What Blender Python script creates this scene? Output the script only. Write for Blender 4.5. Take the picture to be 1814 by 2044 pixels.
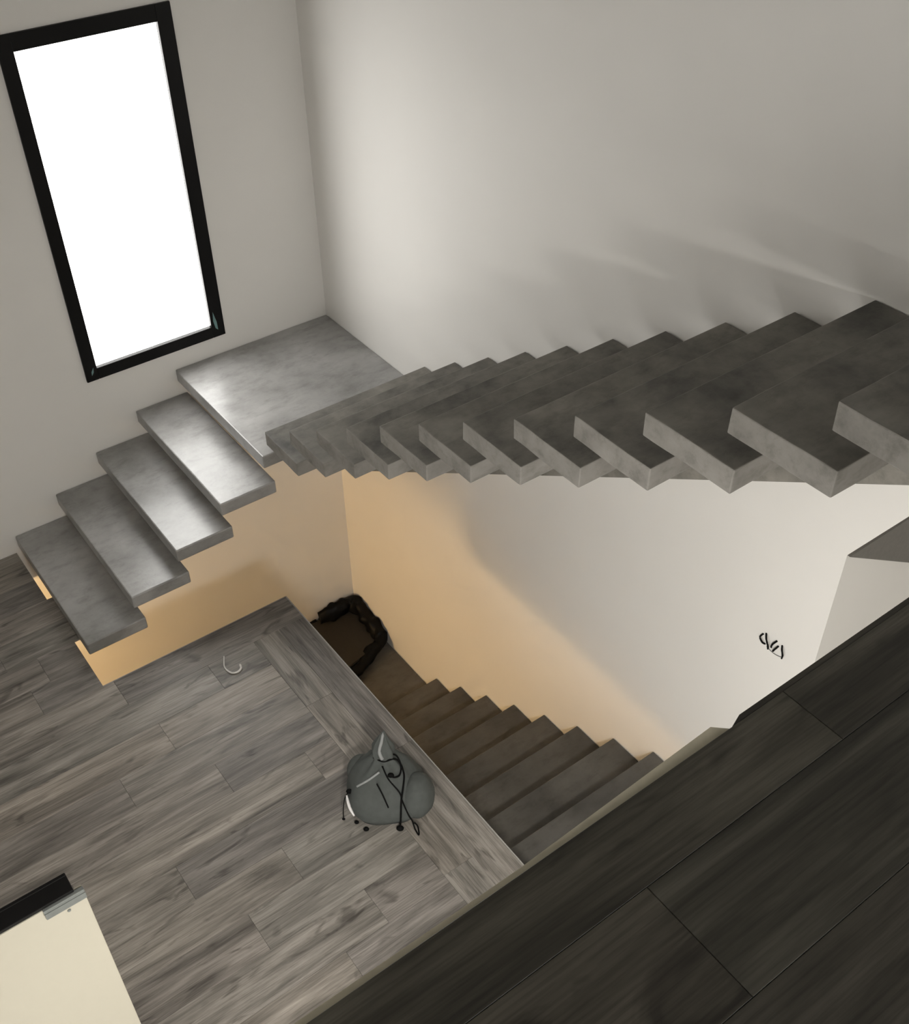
import bpy, bmesh, math, random
from mathutils import Vector, Matrix, noise

random.seed(7)
scene = bpy.context.scene
for o in list(bpy.data.objects):
    bpy.data.objects.remove(o)
COL = scene.collection

# ------------------------------------------------------------------ camera
cam_data = bpy.data.cameras.new('camera')
cam = bpy.data.objects.new('camera', cam_data)
COL.objects.link(cam)
cam.location = (-2.974, -5.446, 4.4429)
cam.rotation_euler = (0.8595, 0.0096, -0.6379)
cam_data.sensor_fit = 'AUTO'
cam_data.sensor_width = 36.0
cam_data.lens = 2197.862 * 36.0 / 2044.0
cam_data.clip_start = 0.02
scene.camera = cam

# ------------------------------------------------------------------ sky, daylight portals, exposure
world = bpy.data.worlds.new('overcast_sky')
scene.world = world
world.use_nodes = True
bgn = world.node_tree.nodes['Background']
bgn.inputs[0].default_value = (1.0, 0.985, 0.955, 1)
bgn.inputs[1].default_value = 6.0
scene.view_settings.view_transform = 'Standard'
scene.view_settings.look = 'None'
scene.view_settings.gamma = 1.0
scene.view_settings.use_curve_mapping = False
scene.view_settings.exposure = 0.46
scene.cycles.use_denoising = True
scene.cycles.max_bounces = 8
scene.cycles.diffuse_bounces = 5
scene.cycles.use_adaptive_sampling = True
scene.cycles.adaptive_threshold = 0.08
scene.cycles.adaptive_min_samples = 16
scene.cycles.sample_clamp_indirect = 8.0


def portal(name, loc, rot, sx, sy):
    """daylight portal in a window opening: guides the sampling of the sky, adds no light"""
    d = bpy.data.lights.new(name, 'AREA')
    d.shape = 'RECTANGLE'
    d.size, d.size_y = sx, sy
    d.cycles.is_portal = True
    o = bpy.data.objects.new(name, d)
    o.location = loc
    o.rotation_euler = rot
    COL.objects.link(o)


# openings in the walls (x0, x1 / y0, y1, z0, z1)
WIN = (-1.573, -0.701, 0.945, 2.832)          # black framed window in the left wall (y = 0)
FILLWIN = (-2.5, -1.0, 4.0, 5.5)                 # unseen window added as daylight fill in the back wall (y = -8)
SIDEWIN = (-5.7, -4.6, 0.02, 2.3) # sliding door of the middle floor, in the side wall (x = -5)
YB, XS = -8.0, -3.8
portal('window_portal', ((WIN[0] + WIN[1]) / 2, 0.075, (WIN[2] + WIN[3]) / 2), (-math.pi / 2, 0, 0), WIN[1] - WIN[0], WIN[3] - WIN[2])
portal('fill_portal', ((FILLWIN[0] + FILLWIN[1]) / 2, YB - 0.16, (FILLWIN[2] + FILLWIN[3]) / 2), (math.pi / 2, 0, 0), FILLWIN[1] - FILLWIN[0], FILLWIN[3] - FILLWIN[2])
portal('side_portal', (XS - 0.16, (SIDEWIN[0] + SIDEWIN[1]) / 2, (SIDEWIN[2] + SIDEWIN[3]) / 2), (math.pi / 2, 0, -math.pi / 2), SIDEWIN[1] - SIDEWIN[0], SIDEWIN[3] - SIDEWIN[2])

# ------------------------------------------------------------------ materials
MATS = {}


def new_mat(name):
    m = bpy.data.materials.new(name)
    m.use_nodes = True
    nt = m.node_tree
    b = nt.nodes['Principled BSDF']
    MATS[name] = m
    return m, nt, b


def ramp(nt, stops):
    r = nt.nodes.new('ShaderNodeValToRGB')
    e = r.color_ramp.elements
    while len(e) < len(stops):
        e.new(0.5)
    for k, (p, c) in enumerate(stops):
        e[k].position = p
        e[k].color = (*c, 1) if len(c) == 3 else c
    return r


def noise_tex(nt, vec, scale, detail=4, rough=0.55, dist=0.0):
    n = nt.nodes.new('ShaderNodeTexNoise')
    n.inputs['Scale'].default_value = scale
    n.inputs['Detail'].default_value = detail
    n.inputs['Roughness'].default_value = rough
    n.inputs['Distortion'].default_value = dist
    if vec is not None:
        nt.links.new(vec, n.inputs['Vector'])
    return n


def math_node(nt, op, a, b=None, clamp=False):
    n = nt.nodes.new('ShaderNodeMath')
    n.operation = op
    n.use_clamp = clamp
    for i, v in enumerate((a, b)):
        if v is None:
            continue
        if isinstance(v, (int, float)):
            n.inputs[i].default_value = v
        else:
            nt.links.new(v, n.inputs[i])
    return n.outputs[0]


def mix_rgb(nt, mode, fac, a, b):
    n = nt.nodes.new('ShaderNodeMix')
    n.data_type = 'RGBA'
    n.blend_type = mode
    for sock, v in ((n.inputs['Factor'], fac), (n.inputs[6], a), (n.inputs[7], b)):
        if isinstance(v, (int, float)):
            sock.default_value = v
        elif isinstance(v, tuple):
            sock.default_value = (*v, 1)
        else:
            nt.links.new(v, sock)
    return n.outputs[2]


def bump(nt, bsdf, height, strength, dist=0.01):
    n = nt.nodes.new('ShaderNodeBump')
    n.inputs['Strength'].default_value = strength
    n.inputs['Distance'].default_value = dist
    nt.links.new(height, n.inputs['Height'])
    nt.links.new(n.outputs[0], bsdf.inputs['Normal'])


def plain(name, col, rough=0.5, metal=0.0, spec=0.5, var=0.07):
    m, nt, b = new_mat(name)
    tc = nt.nodes.new('ShaderNodeTexCoord')
    n = noise_tex(nt, tc.outputs['Object'], 35, 3)
    r = ramp(nt, [(0.3, tuple(c * (1 - var) for c in col)), (0.7, tuple(min(1, c * (1 + var)) for c in col))])
    nt.links.new(n.outputs[0], r.inputs[0])
    nt.links.new(r.outputs[0], b.inputs['Base Color'])
    b.inputs['Roughness'].default_value = rough
    b.inputs['Metallic'].default_value = metal
    b.inputs['Specular IOR Level'].default_value = spec
    return m


def wall_mat(name, col):
    m, nt, b = new_mat(name)
    tc = nt.nodes.new('ShaderNodeTexCoord')
    n = noise_tex(nt, tc.outputs['Object'], 1.3, 3)
    r = ramp(nt, [(0.3, tuple(c * 0.97 for c in col)), (0.7, col)])
    nt.links.new(n.outputs[0], r.inputs[0])
    nt.links.new(r.outputs[0], b.inputs['Base Color'])
    b.inputs['Roughness'].default_value = 0.75
    b.inputs['Specular IOR Level'].default_value = 0.25
    n2 = noise_tex(nt, tc.outputs['Object'], 90, 4)
    bump(nt, b, n2.outputs[0], 0.05, 0.003)
    return m


def concrete_mat(name, lo, mid, hi, r0, r1, spec=0.5, scale=2.2):
    """trowelled micro-cement: soft clouds, darker blotches, fine grain"""
    m, nt, b = new_mat(name)
    tc = nt.nodes.new('ShaderNodeTexCoord')
    gm = nt.nodes.new('ShaderNodeNewGeometry')
    v = gm.outputs['Position']
    big = noise_tex(nt, v, scale, 7, 0.62, 0.12)
    r = ramp(nt, [(0.30, lo), (0.50, mid), (0.72, hi)])
    nt.links.new(big.outputs[0], r.inputs[0])
    mp = nt.nodes.new('ShaderNodeMapping')
    mp.inputs['Scale'].default_value = (4.0, 9.0, 9.0)
    nt.links.new(v, mp.inputs['Vector'])
    fine = noise_tex(nt, mp.outputs[0], 2.0, 8, 0.7, 0.15)
    r2 = ramp(nt, [(0.28, (0.62, 0.62, 0.6)), (0.5, (1, 1, 1)), (0.8, (1.12, 1.12, 1.12))])
    nt.links.new(fine.outputs[0], r2.inputs[0])
    c = mix_rgb(nt, 'MULTIPLY', 0.8, r.outputs[0], r2.outputs[0])
    nt.links.new(c, b.inputs['Base Color'])
    rr = nt.nodes.new('ShaderNodeMapRange')
    rr.inputs['To Min'].default_value = r0
    rr.inputs['To Max'].default_value = r1
    nt.links.new(big.outputs[0], rr.inputs[0])
    nt.links.new(rr.outputs[0], b.inputs['Roughness'])
    b.inputs['Specular IOR Level'].default_value = spec
    g = noise_tex(nt, v, 60, 5, 0.6)
    bump(nt, b, g.outputs[0], 0.12, 0.004)
    return m


def plank_mat(name, dark, mid, light, rough):
    """wood-look planks: long streaky grain, darker heart lines, one tone for each plank"""
    m, nt, b = new_mat(name)
    tc = nt.nodes.new('ShaderNodeTexCoord')
    oi = nt.nodes.new('ShaderNodeObjectInfo')
    off = nt.nodes.new('ShaderNodeCombineXYZ')
    nt.links.new(math_node(nt, 'MULTIPLY', oi.outputs['Random'], 57.0), off.inputs[0])
    nt.links.new(math_node(nt, 'MULTIPLY', oi.outputs['Random'], 31.0), off.inputs[1])
    nt.links.new(math_node(nt, 'MULTIPLY', oi.outputs['Random'], 13.0), off.inputs[2])
    add = nt.nodes.new('ShaderNodeVectorMath')
    add.operation = 'ADD'
    nt.links.new(tc.outputs['Object'], add.inputs[0])
    nt.links.new(off.outputs[0], add.inputs[1])

    def stretched(sx, sy):
        mp = nt.nodes.new('ShaderNodeMapping')
        mp.inputs['Scale'].default_value = (sx, sy, 1.0)
        nt.links.new(add.outputs[0], mp.inputs['Vector'])
        return mp.outputs[0]
    a = noise_tex(nt, stretched(0.9, 9.0), 1.6, 5, 0.6, 0.5)        # broad strips
    g = noise_tex(nt, stretched(3.0, 105.0), 1.5, 6, 0.65, 0.3)      # fine grain
    k = noise_tex(nt, stretched(2.2, 9.0), 1.5, 3, 0.5, 1.2)        # knots and dark hearts
    r = ramp(nt, [(0.28, dark), (0.48, mid), (0.70, light)])
    nt.links.new(a.outputs[0], r.inputs[0])
    rg = ramp(nt, [(0.30, (0.52, 0.51, 0.50)), (0.55, (1, 1, 1)), (0.8, (1.15, 1.15, 1.15))])
    nt.links.new(g.outputs[0], rg.inputs[0])
    rk = ramp(nt, [(0.30, (0.38, 0.37, 0.36)), (0.41, (1, 1, 1))])
    nt.links.new(k.outputs[0], rk.inputs[0])
    c = mix_rgb(nt, 'MULTIPLY', 0.9, r.outputs[0], rg.outputs[0])
    c = mix_rgb(nt, 'MULTIPLY', 0.85, c, rk.outputs[0])
    tone = ramp(nt, [(0.0, (0.74, 0.735, 0.74)), (0.35, (1.0, 0.97, 0.95)), (0.65, (0.88, 0.89, 0.88)), (1.0, (1.12, 1.07, 1.02))])
    nt.links.new(oi.outputs['Random'], tone.inputs[0])
    c = mix_rgb(nt, 'MULTIPLY', 1.0, c, tone.outputs[0])
    nt.links.new(c, b.inputs['Base Color'])
    b.inputs['Roughness'].default_value = rough
    b.inputs['Specular IOR Level'].default_value = 0.4
    bump(nt, b, g.outputs[0], 0.10, 0.002)
    return m


wall_mat('plaster', (0.80, 0.785, 0.755))
wall_mat('slab_grey', (0.26, 0.25, 0.235))
wall_mat('ceiling_paint', (0.55, 0.54, 0.52))
concrete_mat('cement', (0.17, 0.168, 0.160), (0.29, 0.287, 0.279), (0.40, 0.396, 0.388), 0.26, 0.38, 0.9)
concrete_mat('cement_rough', (0.070, 0.069, 0.063), (0.175, 0.167, 0.148), (0.27, 0.255, 0.228), 0.5, 0.7, 0.3, 3.4)
concrete_mat('cement_raw_edge', (0.19, 0.181, 0.167), (0.25, 0.239, 0.221), (0.30, 0.287, 0.267), 0.6, 0.8, 0.2, 7.0)
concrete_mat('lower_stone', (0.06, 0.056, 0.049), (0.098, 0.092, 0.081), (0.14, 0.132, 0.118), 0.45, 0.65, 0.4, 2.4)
plank_mat('wood_plank', (0.088, 0.081, 0.071), (0.238, 0.220, 0.197), (0.40, 0.37, 0.335), 0.42)
plank_mat('wood_plank_dark', (0.012, 0.011, 0.0085), (0.052, 0.048, 0.037), (0.11, 0.101, 0.081), 0.5)
plain('grout', (0.20, 0.19, 0.17), 0.8)
plain('black_metal', (0.0045, 0.0043, 0.0043), 0.38, 0.0, 0.22)
plain('black_plastic', (0.0025, 0.0025, 0.0025), 0.5, 0.0, 0.15)
plain('cord_black', (0.004, 0.004, 0.004), 0.7, 0.0, 0.1)
plain('bag_cloth', (0.085, 0.092, 0.087), 0.85, 0.0, 0.15)
plain('bag_strap', (0.27, 0.28, 0.275), 0.6)
plain('reflective_white', (0.75, 0.73, 0.72), 0.35)
plain('cream_paint', (0.335, 0.315, 0.258), 0.5, 0.0, 0.3, 0.008)
plain('cream_edge', (0.50, 0.46, 0.35), 0.7)
plain('grey_metal', (0.15, 0.16, 0.152), 0.45, 0.3)
plain('teal_reflection', (0.16, 0.28, 0.28), 0.3)
plain('white_plastic', (0.72, 0.70, 0.67), 0.4)
plain('brown_board', (0.034, 0.030, 0.024), 0.55, 0.0, 0.2)
plain('recess_shade_dark', (0.16, 0.15, 0.135), 0.7)
plain('trim_metal', (0.36, 0.345, 0.32), 0.4)

m, nt, b = new_mat('glass')
out = nt.nodes['Material Output']
tr = nt.nodes.new('ShaderNodeBsdfTransparent')
gl = nt.nodes.new('ShaderNodeBsdfGlossy')
gl.inputs['Roughness'].default_value = 0.02
fr = nt.nodes.new('ShaderNodeFresnel')
fr.inputs['IOR'].default_value = 1.45
mx = nt.nodes.new('ShaderNodeMixShader')
geo = nt.nodes.new('ShaderNodeNewGeometry')
nt.links.new(math_node(nt, 'MULTIPLY', fr.outputs[0], math_node(nt, 'SUBTRACT', 1.0, geo.outputs['Backfacing'])), mx.inputs[0])   # one reflection for each pane
nt.links.new(tr.outputs[0], mx.inputs[1])
nt.links.new(gl.outputs[0], mx.inputs[2])
nt.links.new(mx.outputs[0], out.inputs['Surface'])

# ------------------------------------------------------------------ mesh helpers


def add_box(bm, x0, x1, y0, y1, z0, z1, bevel=0.0):
    vs = [bm.verts.new((x, y, z)) for z in (z0, z1) for y in (y0, y1) for x in (x0, x1)]
    fs = [(0, 2, 3, 1), (4, 5, 7, 6), (0, 1, 5, 4), (2, 6, 7, 3), (0, 4, 6, 2), (1, 3, 7, 5)]
    faces = [bm.faces.new([vs[i] for i in f]) for f in fs]
    if bevel > 0:
        edges = list({e for f in faces for e in f.edges})
        bmesh.ops.bevel(bm, geom=edges, offset=bevel, segments=2, affect='EDGES', profile=0.5)
    return vs


def add_prism(bm, pts, axis, a, b):
    """polygon pts in the two other axes, extruded from a to b along axis"""
    def mk(p, t):
        if axis == 'x':
            return (t, p[0], p[1])
        if axis == 'y':
            return (p[0], t, p[1])
        return (p[0], p[1], t)
    v0 = [bm.verts.new(mk(p, a)) for p in pts]
    v1 = [bm.verts.new(mk(p, b)) for p in pts]
    bm.faces.new(v0)
    bm.faces.new(v1[::-1])
    n = len(pts)
    for i in range(n):
        bm.faces.new([v0[i], v1[i], v1[(i + 1) % n], v0[(i + 1) % n]])


def add_tube(bm, pts, rad, seg=8, closed=False):
    pts = [Vector(p) for p in pts]
    n = len(pts)
    rads = rad if isinstance(rad, (list, tuple)) else [rad] * n
    rings = []
    up = Vector((0.13, 0.31, 0.94)).normalized()
    for i, p in enumerate(pts):
        t = (pts[min(i + 1, n - 1)] - pts[max(i - 1, 0)])
        t = t.normalized() if t.length > 1e-9 else Vector((0, 0, 1))
        s = t.cross(up)
        if s.length < 1e-4:
            s = t.cross(Vector((1, 0, 0)))
        s.normalize()
        u = s.cross(t).normalized()
        rings.append([bm.verts.new(p + (s * math.cos(a) + u * math.sin(a)) * rads[i]) for a in [2 * math.pi * k / seg for k in range(seg)]])
    for i in range(n - 1):
        for k in range(seg):
            bm.faces.new([rings[i][k], rings[i][(k + 1) % seg], rings[i + 1][(k + 1) % seg], rings[i + 1][k]])
    bm.faces.new(rings[0][::-1])
    bm.faces.new(rings[-1])


def smooth_path(pts, n=6):
    """Catmull-Rom through the points"""
    P = [Vector(p) for p in pts]
    out = []
    for i in range(len(P) - 1):
        p0, p1, p2, p3 = P[max(i - 1, 0)], P[i], P[i + 1], P[min(i + 2, len(P) - 1)]
        for k in range(n):
            t = k / n
            out.append(0.5 * ((2 * p1) + (p2 - p0) * t + (2 * p0 - 5 * p1 + 4 * p2 - p3) * t * t + (3 * p1 - p0 - 3 * p2 + p3) * t ** 3))
    out.append(P[-1])
    return out


def obj(name, bm, mats, parent=None, smooth=False, loc=None):
    bmesh.ops.recalc_face_normals(bm, faces=bm.faces[:])
    me = bpy.data.meshes.new(name)
    bm.to_mesh(me)
    bm.free()
    for mname in ([mats] if isinstance(mats, str) else mats):
        me.materials.append(MATS[mname])
    if smooth:
        for p in me.polygons:
            p.use_smooth = True
    o = bpy.data.objects.new(name, me)
    COL.objects.link(o)
    if loc is not None:
        o.location = loc
    o.parent = parent
    return o


def empty(name, loc=(0, 0, 0)):
    o = bpy.data.objects.new(name, None)
    COL.objects.link(o)
    o.location = loc
    o.empty_display_size = 0.1
    return o


def tag(o, label=None, cat=None, kind=None, group=None):
    for k, v in (('label', label), ('category', cat), ('kind', kind), ('group', group)):
        if v:
            o[k] = v
    return o


# ------------------------------------------------------------------ the setting
ZB, ZT = -3.05, 6.0          # lower floor, top ceiling
ZU = 3.153                   # upper floor
T = 0.2


def wall_with_hole(bm, axis, u0, u1, z0, z1, hole, a, b):
    h0, h1, hz0, hz1 = hole
    for (p0, p1, q0, q1) in ((u0, h0, z0, z1), (h1, u1, z0, z1), (h0, h1, z0, hz0), (h0, h1, hz1, z1)):
        if axis == 'y':
            add_box(bm, p0, p1, a, b, q0, q1)
        else:
            add_box(bm, a, b, p0, p1, q0, q1)


bm = bmesh.new()
wall_with_hole(bm, 'y', XS - T, T, ZB, ZT, WIN, 0.0, 0.07)
tag(obj('wall_left', bm, 'plaster'), 'white plastered wall with the black framed window', 'wall', 'structure')

# right wall; it stops under the upper end of the stairs, where a recess opens
NY, NZ = -3.872, 1.598
bm = bmesh.new()
add_box(bm, 0.0, T, NY, 0.0, ZB, ZT)
add_prism(bm, [(NY, NZ), (-4.30, 2.362), (-4.95, 2.362), (-4.95, ZT), (NY, ZT)], 'x', 0.0, T)
add_box(bm, 0.0, T, -4.95, NY, ZB, 0.0)
add_box(bm, 0.0, T, YB, -4.95, ZB, ZT)
add_box(bm, T, 1.3, NY, NY + 0.1, 0.0, 2.6)          # recess: return wall, far wall, near wall, top
add_box(bm, 1.2, 1.3, -4.95, NY, 0.0, 2.6)
add_box(bm, T, 1.3, -5.05, NY + 0.1, -0.1, 0.0)
add_box(bm, T, 1.3, -5.05, -4.95, 0.0, 2.6)
add_prism(bm, [(NY, NZ), (-4.30, 2.362), (-4.95, 2.362), (-4.95, 2.6), (NY, 2.6)], 'x', T, 1.3)
wall_r = tag(obj('wall_right', bm, 'plaster'), 'white plastered wall beside the stairs', 'wall', 'structure')

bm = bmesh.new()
add_prism(bm, [(0.002, NZ - 0.002), (1.19, NZ - 0.75), (1.19, NZ), (0.002, NZ)], 'y', NY - 0.012, NY)  # added dark wedge: shade on the return wall put into its colour
obj('recess_shade_wedge', bm, 'recess_shade_dark', wall_r)
bm = bmesh.new()
wall_with_hole(bm, 'y', XS - T, T, ZB, ZT, FILLWIN, YB - T, YB)
tag(obj('wall_back', bm, 'plaster'), 'white plastered wall behind the viewer', 'wall', 'structure')
bm = bmesh.new()
wall_with_hole(bm, 'x', YB, 0.0, ZB, ZT, SIDEWIN, XS - T, XS)
tag(obj('wall_side', bm, 'plaster'), 'white plastered wall on the far left side', 'wall', 'structure')
bm = bmesh.new()
add_box(bm, XS - T, T, YB - T, T, ZT, ZT + T)
tag(obj('ceiling', bm, 'ceiling_paint'), 'plain ceiling above the stairwell', 'ceiling', 'structure')

# middle floor: slab with an L-shaped stair opening, planks on top
HX, HY, LX, NYE = -1.143, -1.29, -2.238, -3.78
PT = 0.012
bm = bmesh.new()
add_box(bm, XS, LX, YB, 0.0, -0.24, -PT)
add_box(bm, LX, HX, YB, HY, -0.24, -PT)
add_box(bm, HX, 0.0, YB, NYE, -0.24, -PT)
floor = tag(obj('floor', bm, 'grout'), 'grey wood-look plank floor around the stair opening', 'floor', 'structure')

plank_cache = {}


def plank(parent, x0, x1, y0, y1, ztop, mat, along='x', gap=0.0004):
    L = round((x1 - x0 if along == 'x' else y1 - y0) - gap * 2, 4)
    W = round((y1 - y0 if along == 'x' else x1 - x0) - gap * 2, 4)
    key = (L, W, mat)
    if key not in plank_cache:
        bm = bmesh.new()
        add_box(bm, -L / 2, L / 2, -W / 2, W / 2, -PT, 0.0)
        tops = [e for e in bm.edges if all(abs(v.co.z) < 1e-6 for v in e.verts)]
        bmesh.ops.bevel(bm, geom=tops, offset=0.0006, segments=1, affect='EDGES')
        bmesh.ops.recalc_face_normals(bm, faces=bm.faces[:])
        me = bpy.data.meshes.new('plank')
        bm.to_mesh(me)
        bm.free()
        me.materials.append(MATS[mat])
        plank_cache[key] = me
    o = bpy.data.objects.new('plank', plank_cache[key])
    COL.objects.link(o)
    o.location = ((x0 + x1) / 2, (y0 + y1) / 2, ztop)
    if along == 'y':
        o.rotation_euler.z = math.pi / 2
    o.parent = parent
    return o


BX = -1.457       # inner edge of the border boards
PW, PL = 0.2, 1.2
joint = {3: -2.41, 4: -2.0, 5: -1.61, 6: -2.40, 7: -1.97, 8: -2.25, 9: -1.78, 10: -2.0, 11: -2.55}
row = -7
while True:
    y1 = HY - row * PW
    y0 = y1 - PW
    row += 1
    if y1 > 0.001:
        if y0 >= 0:
            continue
        y1 = 0.0
    if y1 < -5.0:
        break
    if y0 >= HY - 1e-6:
        xr = LX + (0.05 if -0.97 < (y0 + y1) / 2 < -0.45 else 0.0)
    elif y1 > HY + 1e-6:
        xr = LX
    else:
        xr = BX if row > 1 else HX
    k = row - 1
    x = joint.get(k, -1.5 - random.uniform(0.2, 1.15))
    while x > xr - 0.15:
        x -= 0.4
    ends = [xr]
    while x > XS + 0.2:
        ends.append(x)
        x -= PL
    ends.append(XS)
    for a, c in zip(ends[1:], ends[:-1]):
        if c < -4.3:
            continue
        plank(floor, a, c, y0, y1, 0.0, 'wood_plank')
# border boards along the stair opening
for (bx0, bx1, y_first) in ((BX, -1.30, -2.05), (-1.30, HX, -2.55)):
    ys = [HY - PW, y_first, y_first - 1.2, y_first - 2.4, -5.0]
    for a, c in zip(ys[1:], ys[:-1]):
        plank(floor, bx0, bx1, a, c, 0.0, 'wood_plank', 'y')
bm = bmesh.new()
add_box(bm, HX, HX + 0.006, NYE, HY, -0.03, 0.001)
add_box(bm, LX, HX + 0.006, HY, HY + 0.004, -0.03, 0.0)
tag(obj('trim_1', bm, 'trim_metal'), 'thin pale edging along the stair opening of the floor', 'trim', 'structure')

# upper floor the photograph is taken from
UE = -4.866
bm = bmesh.new()
add_box(bm, XS, 0.0, YB, UE - 0.004, ZU - 0.24, ZU - PT)
ufloor = tag(obj('floor_upper', bm, 'grout'), 'dark plank floor of the gallery above', 'floor', 'structure')
XK = -2.055
urows = [(UE, -4.978, [0.0, -1.945, -3.1, -4.3, XS]), (-4.978, -5.157, [0.0, -1.13, -2.335, -3.54, -4.7, XS]),
         (-5.157, -5.34, [0.0, -0.6, -1.8, -3.0, -4.2, XS]), (-5.34, -5.52, [0.0, -1.2, -2.4, -3.6, -4.8, XS]),
         (-5.52, -5.70, [0.0, -0.8, -2.0, -3.2, -4.4, XS])]
for (y1, y0, xs) in urows:
    for a, c in zip(xs[1:], xs[:-1]):
        plank(ufloor, a, c, y0, y1, ZU, 'wood_plank_dark')
bm = bmesh.new()
add_box(bm, XS, 0.0, YB, -5.70, ZU - PT, ZU)
obj('floor_covering', bm, 'wood_plank_dark', ufloor)
# dark nosing on the right half, cream plaster edge on the left half
bm = bmesh.new()
add_prism(bm, [(XK, UE), (XK + 0.025, UE + 0.009), (0.0, UE + 0.009), (0.0, UE)], 'z', ZU - 0.03, ZU - 0.001)
tag(obj('trim_2', bm, 'wood_plank_dark'), 'dark nosing on the gallery floor edge', 'trim', 'structure')
bm = bmesh.new()
add_prism(bm, [(XK, UE), (XK - 0.022, UE + 0.021), (-2.45, UE + 0.0095), (-2.80, UE + 0.011), (XS, UE + 0.011), (XS, UE)], 'z', ZU - 0.24, ZU - 0.006)
tag(obj('trim_3', bm, 'cream_edge'), 'cream plaster edge below the gallery floor', 'trim', 'structure')

# lower storey
bm = bmesh.new()
add_box(bm, XS - T, T, YB - T, T, ZB - T, ZB)
tag(obj('floor_lower', bm, 'slab_grey'), 'grey floor of the lowest storey', 'floor', 'structure')

# ------------------------------------------------------------------ window
win = tag(empty('window_1', ((WIN[0] + WIN[1]) / 2, 0, WIN[2])), 'tall black framed fixed window in the white wall', 'window', 'structure')
wx0, wx1, wz0, wz1 = WIN
ox, oz = -(wx0 + wx1) / 2, -wz0


def wbox(bm, x0, x1, y0, y1, z0, z1, bv=0.003):
    add_box(bm, x0 + ox, x1 + ox, y0, y1, z0 + oz, z1 + oz, bv)


FW = 0.072
for (nm, a) in (('frame_stile', (wx0, wx0 + FW, -0.014, 0.016, wz0, wz1)), ('frame_stile', (wx1 - FW - 0.01, wx1, -0.014, 0.016, wz0, wz1)),
                ('frame_rail', (wx0 + FW, wx1 - FW - 0.01, -0.014, 0.016, wz1 - FW - 0.01, wz1)), ('frame_rail', (wx0 + FW, wx1 - FW - 0.01, -0.014, 0.016, wz0, wz0 + FW))):
    bm = bmesh.new()
    wbox(bm, *a)
    obj(nm, bm, 'black_metal', win)
bm = bmesh.new()
wbox(bm, wx0 + FW, wx1 - FW - 0.01, 0.006, 0.011, wz0 + FW, wz1 - FW - 0.01, 0)
obj('pane', bm, 'glass', win)
for pts in ([(wx1 - 0.060, wz0 + 0.17), (wx1 - 0.045, wz0 + 0.10), (wx1 - 0.043, wz0 + 0.045), (wx1 - 0.058, wz0 + 0.06), (wx1 - 0.066, wz0 + 0.11)],
            [(wx0 + 0.052, wz0 + 0.085), (wx0 + 0.048, wz0 + 0.055), (wx0 + 0.034, wz0 + 0.035), (wx0 + 0.036, wz0 + 0.06)]):
    bm = bmesh.new()
    add_prism(bm, [(x + ox, z + oz) for x, z in pts], 'y', -0.0145, -0.0118)  # teal slivers paint reflections onto the lower frame corners
    tag(obj('reflection_sliver', bm, 'teal_reflection', win), 'teal sliver painted as a reflection on the frame')

w = tag(empty('window_2', (XS, (SIDEWIN[0] + SIDEWIN[1]) / 2, 0)), 'wide sliding glass door of the middle floor in the side wall', 'window', 'structure')


def fb(nm, p0, p1, q0, q1, d0, d1, mt):
    bm = bmesh.new()
    add_box(bm, -d1, -d0, p0 - w.location.y, p1 - w.location.y, q0, q1)
    obj(nm, bm, mt, w)


u0, u1, z0, z1 = SIDEWIN
um = (u0 + u1) / 2
for a, c in ((u0, u0 + .05), (u1 - .05, u1), (um - .03, um + .03)):
    fb('frame_stile', a, c, z0, z1, 0.05, 0.11, 'black_metal')
fb('frame_rail', u0, u1, z0, z0 + .05, 0.05, 0.11, 'black_metal')
fb('frame_rail', u0, u1, z1 - .05, z1, 0.05, 0.11, 'black_metal')
fb('pane', u0, um, z0, z1, 0.070, 0.076, 'glass')
fb('pane', um, u1, z0, z1, 0.086, 0.092, 'glass')

w3 = tag(empty('fill_window', ((FILLWIN[0] + FILLWIN[1]) / 2, YB, FILLWIN[2])), 'added unseen black framed window high in the back wall, daylight fill', 'window', 'structure')
hw, hh = (FILLWIN[1] - FILLWIN[0]) / 2, FILLWIN[3] - FILLWIN[2]
for nm, a, mt in (('frame_stile', (-hw, -hw + .06, 0, hh), 'black_metal'), ('frame_stile', (hw - .06, hw, 0, hh), 'black_metal'), ('frame_rail', (-hw, hw, 0, .06), 'black_metal'),
                  ('frame_rail', (-hw, hw, hh - .06, hh), 'black_metal'), ('pane', (-hw, hw, 0, hh), 'glass')):
    bm = bmesh.new()
    e = 0.0 if mt == 'black_metal' else 0.022
    add_box(bm, a[0], a[1], -0.11 + e, -0.06 - e, a[2], a[3])
    obj(nm, bm, mt, w3)

# ------------------------------------------------------------------ upper staircase: four treads, landing, thirteen treads, spine
ZL, A, WL, WA, RUNA, DA, TA = 0.8216, 1.0507, 1.065, 1.0827, 0.2913, 0.3371, 0.0812
Y1, RUNB, RISEB, DB, TB, WB = 1.1008, 0.2898, 0.1794, 0.3358, 0.0839, 1.0338
stair = tag(empty('cantilevered_staircase', (-A, 0, 0)), 'grey concrete floating staircase turning at a landing under the window', 'staircase')


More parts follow.
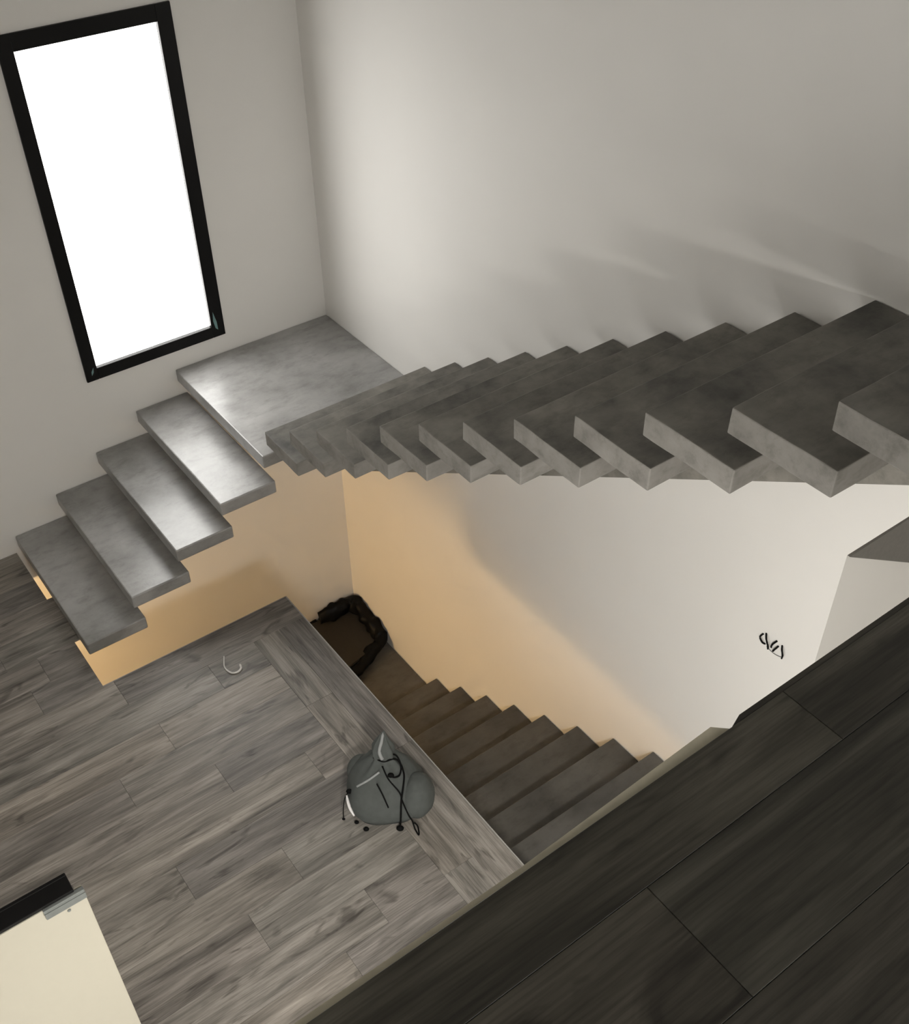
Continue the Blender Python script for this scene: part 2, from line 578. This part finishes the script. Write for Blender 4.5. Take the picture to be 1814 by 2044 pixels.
def stair_box(name, mats, x0, x1, y0, y1, z0, z1, bev, side_mat=False, rough=0.0):
    x1, y1 = min(x1, -0.002 - rough), min(y1, -0.002 - rough)
    bm = bmesh.new()
    add_box(bm, x0, x1, y0, y1, z0, z1, bev)
    cx, cy, cz = (x0 + x1) / 2, (y0 + y1) / 2, z1
    if rough > 0:
        bmesh.ops.subdivide_edges(bm, edges=[e for e in bm.edges if e.calc_length() > 0.2], cuts=7, use_grid_fill=True)
        for v in bm.verts:
            if v.co.z < z1 - 0.2 * (z1 - z0) or v.co.x < x0 + 0.02:
                v.co += noise.noise_vector(v.co * 9.0 + Vector((cx * 7, cy * 5, 3))) * rough
    for v in bm.verts:
        v.co -= Vector((cx, cy, cz))
    o = obj(name, bm, mats, stair)
    if side_mat:
        for p in o.data.polygons:
            if p.normal.z < 0.5:
                p.material_index = 1
    o.location = Vector((cx, cy, cz)) - stair.location
    return o


stair_box('landing', 'cement', -A, 0.0, -WL, 0.0, ZL - TA, ZL, 0.006)
for k in range(1, 5):
    x = -A - k * RUNA
    z = ZL - k * 0.175
    stair_box('tread', 'cement', x, x + DA, -WA, 0.0, z - TA, z, 0.007)
for k in range(1, 14):
    y = -Y1 - (k - 1) * RUNB
    z = ZL + k * RISEB
    d = DB if k < 13 else -y + UE + 0.009
    d = abs(UE + 0.0095 - y) if k == 13 else DB
    stair_box('tread', ['cement_rough', 'cement_raw_edge'], -WB, 0.0, y - d, y, z - TB, z, 0.004, True, 0.0025)
# inclined spine under the upper flight
s = RISEB / RUNB
bm = bmesh.new()


def lz(y, off):
    return ZL + (-y - Y1) * s + off


pa, pb = -1.12, -4.62
add_prism(bm, [(pa, lz(pa, -0.337)), (pa, lz(pa, -0.235)), (pb, lz(pb, -0.235)), (pb, lz(pb, -0.337))], 'x', -0.50, -0.28)
for v in bm.verts:
    v.co -= stair.location
obj('spine_beam', bm, 'cement_rough', stair)

# ------------------------------------------------------------------ lower staircase
YC, RUNC, ZC, RISEC = -1.1196, 0.2888, -1.6613, 0.1838
lower = tag(empty('lower_staircase', (0, 0, ZC - RISEC)), 'dark brown-grey stone staircase going down through the floor opening', 'staircase')


def low_box(name, x0, x1, y0, y1, z0, z1, mat='lower_stone'):
    x1, y1 = min(x1, -0.002), min(y1, -0.002)
    bm = bmesh.new()
    add_box(bm, x0, x1, y0, y1, z0, z1, 0.005)
    cx, cy, cz = (x0 + x1) / 2, (y0 + y1) / 2, z1
    for v in bm.verts:
        v.co -= Vector((cx, cy, cz))
    o = obj(name, bm, mat, lower)
    o.location = Vector((cx, cy, cz)) - lower.location
    return o


ZLL = ZC - RISEC
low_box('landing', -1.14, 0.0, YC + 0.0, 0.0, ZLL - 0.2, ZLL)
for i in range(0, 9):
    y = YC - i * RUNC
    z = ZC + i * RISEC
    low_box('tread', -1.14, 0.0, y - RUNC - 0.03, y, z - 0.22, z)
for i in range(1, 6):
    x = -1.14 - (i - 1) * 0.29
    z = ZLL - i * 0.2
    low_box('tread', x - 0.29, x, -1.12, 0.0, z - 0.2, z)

# warm lamp on the lower storey's ceiling, out of sight below the floor
lamp = tag(empty('ceiling_lamp', (-3.45, -0.9, -0.24)), 'round warm ceiling lamp under the middle floor', 'lamp')
bm = bmesh.new()
bmesh.ops.create_cone(bm, cap_ends=True, segments=32, radius1=0.16, radius2=0.17, depth=0.03, matrix=Matrix.Translation((0, 0, -0.015)))
obj('base', bm, 'grey_metal', lamp)
m, nt, b = new_mat('lamp_glow')
b.inputs['Base Color'].default_value = (0.9, 0.8, 0.6, 1)
b.inputs['Emission Color'].default_value = (1.0, 0.62, 0.26, 1)
b.inputs['Emission Strength'].default_value = 6.0
bm = bmesh.new()
bmesh.ops.create_uvsphere(bm, u_segments=24, v_segments=12, radius=0.15)
for v in bm.verts:
    v.co.z = -0.03 + min(0.0, v.co.z) * 0.4
obj('diffuser', bm, 'lamp_glow', lamp, True)
ld = bpy.data.lights.new('lamp_light', 'POINT')
ld.energy = 98
ld.color = (1.0, 0.66, 0.32)
ld.shadow_soft_size = 0.22
lo = bpy.data.objects.new('lamp_light', ld)
lo.location = (0, 0, -0.15)
COL.objects.link(lo)
lo.parent = lamp

# unseen lamp added under the gallery to brighten the middle floor
fill_lamp = tag(empty('gallery_fill_lamp', (-2.5, -5.35, ZU - 0.24)), 'added unseen round fill lamp on the underside of the gallery', 'lamp')
bm = bmesh.new()
bmesh.ops.create_cone(bm, cap_ends=True, segments=32, radius1=0.28, radius2=0.29, depth=0.03, matrix=Matrix.Translation((0, 0, -0.015)))
obj('base', bm, 'grey_metal', fill_lamp)
m, nt, b = new_mat('gallery_fill_glow')
b.inputs['Base Color'].default_value = (0.9, 0.88, 0.82, 1)
b.inputs['Emission Color'].default_value = (1.0, 0.92, 0.80, 1)
b.inputs['Emission Strength'].default_value = 5.0
bm = bmesh.new()
bmesh.ops.create_cone(bm, cap_ends=True, segments=32, radius1=0.26, radius2=0.265, depth=0.02, matrix=Matrix.Translation((0, 0, -0.04)))
obj('diffuser', bm, 'gallery_fill_glow', fill_lamp)
gd = bpy.data.lights.new('gallery_fill_light', 'AREA')
gd.shape = 'DISK'
gd.size = 0.5
gd.energy = 74
gd.color = (1.0, 0.965, 0.91)
go = bpy.data.objects.new('gallery_fill_light', gd)
go.location = (0, 0, -0.055)
COL.objects.link(go)
go.parent = fill_lamp

# ------------------------------------------------------------------ cream door leaf at the bottom left
DXR, DY, DZ = -2.868, -3.772, 2.05
door = tag(empty('door_1', (DXR, DY, 0)), 'cream door leaf with black top rail at the bottom left', 'door', 'structure')
bm = bmesh.new()
add_box(bm, -0.92, 0.0, 0.0, 0.014, 0.004, DZ, 0.002)
add_box(bm, -0.92, -0.03, 0.014, 0.045, 0.004, DZ - 0.01)
obj('leaf', bm, 'cream_paint', door)
bm = bmesh.new()
add_box(bm, -0.92, -0.02, 0.002, 0.058, DZ + 0.0005, DZ + 0.012, 0.002)
add_box(bm, -0.92, -0.02, 0.048, 0.058, DZ - 0.03, DZ + 0.014, 0.002)
obj('top_rail', bm, 'black_metal', door)
bm = bmesh.new()
add_box(bm, -0.099, 0.001, -0.006, 0.006, DZ - 0.034, DZ + 0.003, 0.0015)
add_box(bm, -0.099, 0.001, -0.008, -0.003, DZ - 0.012, DZ - 0.008, 0)
obj('bracket', bm, 'grey_metal', door)
bm = bmesh.new()
bmesh.ops.create_cone(bm, cap_ends=True, segments=12, radius1=0.0045, radius2=0.004, depth=0.003, matrix=Matrix.Translation((-0.047, -0.0015, DZ - 0.05)) @ Matrix.Rotation(math.pi / 2, 4, 'X'))
obj('screw', bm, 'grey_metal', door)

# ------------------------------------------------------------------ grey drawstring bag on the floor edge
bag = tag(empty('drawstring_bag', (-1.402, -2.745, 0.0)), 'slumped grey cloth bag with black drawcords on the plank floor', 'bag')
bag.rotation_euler.z = math.atan2(-0.595, 0.803)      # local x runs to the right of the picture, local y away
prof = [(0.0, 0.140, 0.120, -0.02, -0.035), (0.012, 0.168, 0.148, -0.02, -0.035), (0.05, 0.182, 0.162, -0.02, -0.033), (0.10, 0.180, 0.158, -0.02, -0.028), (0.15, 0.160, 0.138, -0.02, -0.020),
        (0.19, 0.130, 0.112, -0.02, -0.006), (0.22, 0.094, 0.082, -0.02, 0.010), (0.245, 0.062, 0.055, -0.02, 0.022), (0.265, 0.046, 0.042, -0.022, 0.03),
        (0.285, 0.050, 0.044, -0.024, 0.034), (0.31, 0.048, 0.036, -0.026, 0.038), (0.34, 0.034, 0.022, -0.026, 0.044), (0.375, 0.016, 0.010, -0.022, 0.05), (0.40, 0.004, 0.003, -0.018, 0.054)]
bm = bmesh.new()
SEG = 48
rings = []
for (z, rx, ry, ox_, oy_) in prof:
    ring = []
    for k in range(SEG):
        a = 2 * math.pi * k / SEG
        e = 0.78
        cxx = math.copysign(abs(math.cos(a)) ** e, math.cos(a))
        cyy = math.copysign(abs(math.sin(a)) ** e, math.sin(a))
        w = 1.0 + 0.06 * noise.noise(Vector((math.cos(a) * 2.2, math.sin(a) * 2.2, z * 9))) + (0.10 * math.sin(a * 7 + z * 22) if z > 0.2 else 0.014 * math.sin(a * 9 + z * 40) + 0.03 * noise.noise(Vector((math.cos(a) * 6, math.sin(a) * 6, z * 26))))
        ring.append(bm.verts.new((ox_ + rx * cxx * w, oy_ + ry * cyy * w, z)))
    rings.append(ring)
for i in range(len(rings) - 1):
    for k in range(SEG):
        bm.faces.new([rings[i][k], rings[i][(k + 1) % SEG], rings[i + 1][(k + 1) % SEG], rings[i + 1][k]])
bm.faces.new(rings[0][::-1])
bm.faces.new(rings[-1])
obj('body', bm, 'bag_cloth', bag, True)
# side pocket: the rounded lobe on the right
bm = bmesh.new()
bmesh.ops.create_uvsphere(bm, u_segments=28, v_segments=16, radius=1.0)
for v in bm.verts:
    c = v.co.copy()
    w = 1 + 0.06 * noise.noise(c * 2.0)
    v.co = Vector((0.128 + 0.084 * c.x * w, -0.075 + 0.100 * c.y * w, max(0.001, 0.090 + 0.118 * c.z * w)))
obj('side_pocket', bm, 'bag_cloth', bag, True)
bm = bmesh.new()
bmesh.ops.create_uvsphere(bm, u_segments=24, v_segments=14, radius=1.0)
for v in bm.verts:
    c = v.co.copy()
    v.co = Vector((-0.135 + 0.075 * c.x, 0.065 + 0.075 * c.y, max(0.001, 0.085 + 0.09 * c.z)))
obj('side_pocket', bm, 'bag_cloth', bag, True)


def cord(name, pts, r, mat='cord_black'):
    bm = bmesh.new()
    add_tube(bm, smooth_path(pts, 6), r, 7)
    return obj(name, bm, mat, bag, True)


c1 = cord('drawcord', [(-0.07, 0.01, 0.263), (-0.022, -0.015, 0.266), (0.023, 0.001, 0.263), (0.05, -0.002, 0.245), (0.072, -0.049, 0.218), (0.07, -0.101, 0.194), (0.061, -0.152, 0.152), (0.057, -0.190, 0.079), (0.052, -0.203, 0.010)], 0.0046)
cord('drawcord', [(-0.027, -0.032, 0.253), (0.002, -0.08, 0.220), (0.052, -0.124, 0.181), (0.066, -0.151, 0.150), (0.091, -0.176, 0.082), (0.109, -0.178, 0.030), (0.12, -0.202, 0.005), (0.139, -0.234, 0.005), (0.133, -0.190, 0.006), (0.116, -0.178, 0.02)], 0.0036)
c3 = cord('drawcord', [(-0.009, 0.001, 0.290), (0.034, 0.014, 0.275), (0.058, -0.019, 0.240), (0.052, -0.06, 0.222), (0.024, -0.072, 0.223), (0.004, -0.06, 0.234)], 0.0042)
cord('strap', [(-0.145, -0.088, 0.176), (-0.091, -0.079, 0.212), (-0.04, -0.054, 0.238)], 0.0055, 'bag_strap')
cord('strap', [(-0.026, -0.015, 0.282), (-0.039, 0.001, 0.317), (-0.028, 0.026, 0.358), (-0.020, 0.046, 0.398)], [0.009] * 7 + [0.008] * 6 + [0.007] * 4 + [0.003] * 2, 'bag_strap')
cord('zip', [(-0.051, -0.097, 0.209), (-0.025, -0.135, 0.181), (0.002, -0.173, 0.131)], 0.0035)
c4 = cord('drawcord', [(-0.186, -0.080, 0.130), (-0.208, -0.090, 0.085), (-0.216, -0.115, 0.035), (-0.214, -0.146, 0.008)], 0.0024)
for (p, r, par) in (((0.052, -0.204, 0.014), 0.016, c1), ((0.013, -0.066, 0.230), 0.014, c3), ((-0.184, -0.081, 0.130), 0.014, c4), ((-0.214, -0.148, 0.007), 0.007, c4), ((-0.152, -0.168, 0.010), 0.010, bag), ((-0.105, -0.205, 0.010), 0.012, bag)):
    bm = bmesh.new()
    bmesh.ops.create_icosphere(bm, subdivisions=2, radius=r)
    for v in bm.verts:
        v.co = Vector((v.co.x * 1.15, v.co.y * 0.8, v.co.z)) + Vector(p)
    obj('toggle', bm, 'cord_black', par, True)
bm = bmesh.new()
path = smooth_path([(-0.198, -0.085, 0.105), (-0.190, -0.112, 0.085), (-0.178, -0.138, 0.068), (-0.160, -0.162, 0.052)], 4)
add_tube(bm, path, [0.004 + 0.0045 * math.sin(math.pi * i / (len(path) - 1)) for i in range(len(path))], 7)
tag(obj('reflective_strip', bm, 'reflective_white', bag, True), 'white reflective strip')

# ------------------------------------------------------------------ small things
bm = bmesh.new()
pts = smooth_path([(-1.636, -1.490, 0.006), (-1.652, -1.520, 0.005), (-1.668, -1.556, 0.005), (-1.668, -1.592, 0.005), (-1.655, -1.622, 0.006), (-1.628, -1.632, 0.006), (-1.603, -1.620, 0.006), (-1.596, -1.596, 0.008)], 6)
add_tube(bm, pts, [0.0028 + 0.004 * i / len(pts) for i in range(len(pts))], 8)
tag(obj('plastic_hook', bm, 'white_plastic', None, True), 'small white curved plastic scrap lying on the dark planks', 'scrap')

wires = tag(empty('wall_wires', (0, -3.67, 0.925)), 'short black wire ends poking out of the white wall', 'wires')
for i, pl in enumerate(([(0.0, 0.060, 0.018), (-0.012, 0.066, 0.0), (-0.010, 0.050, -0.022), (0.0, 0.040, -0.030)],
                        [(0.0, 0.048, 0.030), (-0.018, 0.030, 0.020), (-0.020, 0.014, -0.006), (-0.010, 0.016, -0.034)],
                        [(0.0, 0.008, -0.024), (-0.012, 0.002, 0.0), (-0.014, -0.006, 0.022), (0.0, -0.012, 0.034)],
                        [(0.0, -0.006, -0.034), (-0.016, -0.014, -0.016), (-0.014, -0.022, 0.004), (0.0, -0.024, 0.012)],
                        [(0.0, -0.040, 0.030), (-0.014, -0.052, 0.022), (-0.018, -0.064, 0.0), (-0.012, -0.060, -0.026)],
                        [(-0.002, 0.030, -0.036), (-0.003, 0.0, -0.042), (-0.003, -0.030, -0.040), (-0.002, -0.056, -0.030)])):
    bm = bmesh.new()
    add_tube(bm, smooth_path(pl, 5), 0.0042 if i < 5 else 0.0015, 6)
    obj('wire', bm, 'cord_black' if i < 5 else 'grey_metal', wires, True)

# dark board and crumpled black sheeting in the corner of the lower landing
wbox_ = tag(empty('wrapped_box', (0, 0, 0)), 'flat dark brown box wrapped in crumpled black plastic in the stairwell corner', 'box')
bm = bmesh.new()
zb = ZLL + 0.004
quad = [(-0.60, -0.02), (-0.05, -0.02), (-0.05, -0.50), (-0.60, -0.62)]
add_prism(bm, quad, 'z', zb, zb + 0.085)
bmesh.ops.bevel(bm, geom=bm.edges[:], offset=0.006, segments=2, affect='EDGES')
obj('box_body', bm, 'brown_board', wbox_)


def crumple(bm, path, width, height, seed, flat=0.3):
    """a lumpy strip of sheeting along a path, closed underneath"""
    P = smooth_path(path, 10)
    n = len(P)
    rings = []
    for i, p in enumerate(P):
        t = (P[min(i + 1, n - 1)] - P[max(i - 1, 0)]).normalized()
        s_ = Vector((-t.y, t.x, 0)).normalized()
        ring = []
        for k in range(12):
            a = 2 * math.pi * k / 12
            w = 1 + 0.55 * noise.noise(Vector((p.x * 14 + seed, p.y * 14, k * 0.9)))
            q = p + s_ * (math.cos(a) * width * w) + Vector((0, 0, max(-flat, math.sin(a)) * height * w))
            ring.append(bm.verts.new((min(q.x, -0.004), min(q.y, -0.004), max(q.z, ZLL + 0.002))))
        rings.append(ring)
    for i in range(n - 1):
        for k in range(12):
            bm.faces.new([rings[i][k], rings[i][(k + 1) % 12], rings[i + 1][(k + 1) % 12], rings[i + 1][k]])
    bm.faces.new(rings[0][::-1])
    bm.faces.new(rings[-1])


bm = bmesh.new()
zt = zb + 0.10
crumple(bm, [(-0.62, -0.012, zt - 0.03), (-0.48, -0.016, zt - 0.03), (-0.36, -0.02, zt - 0.025)], 0.014, 0.02, 5.0)
crumple(bm, [(-0.34, -0.03, zt - 0.01), (-0.20, -0.06, zt + 0.03), (-0.06, -0.08, zt + 0.03), (-0.05, -0.22, zt + 0.03), (-0.05, -0.36, zt + 0.01), (-0.05, -0.48, zt - 0.02)], 0.06, 0.075, 3.0)
crumple(bm, [(-0.04, -0.44, zt), (-0.10, -0.50, zt - 0.03), (-0.25, -0.56, zt - 0.05), (-0.42, -0.63, zt - 0.06), (-0.60, -0.68, zt - 0.06)], 0.045, 0.05, 9.0)
tag(obj('plastic_sheeting', bm, 'black_plastic', wbox_, True), 'crumpled black plastic sheeting')
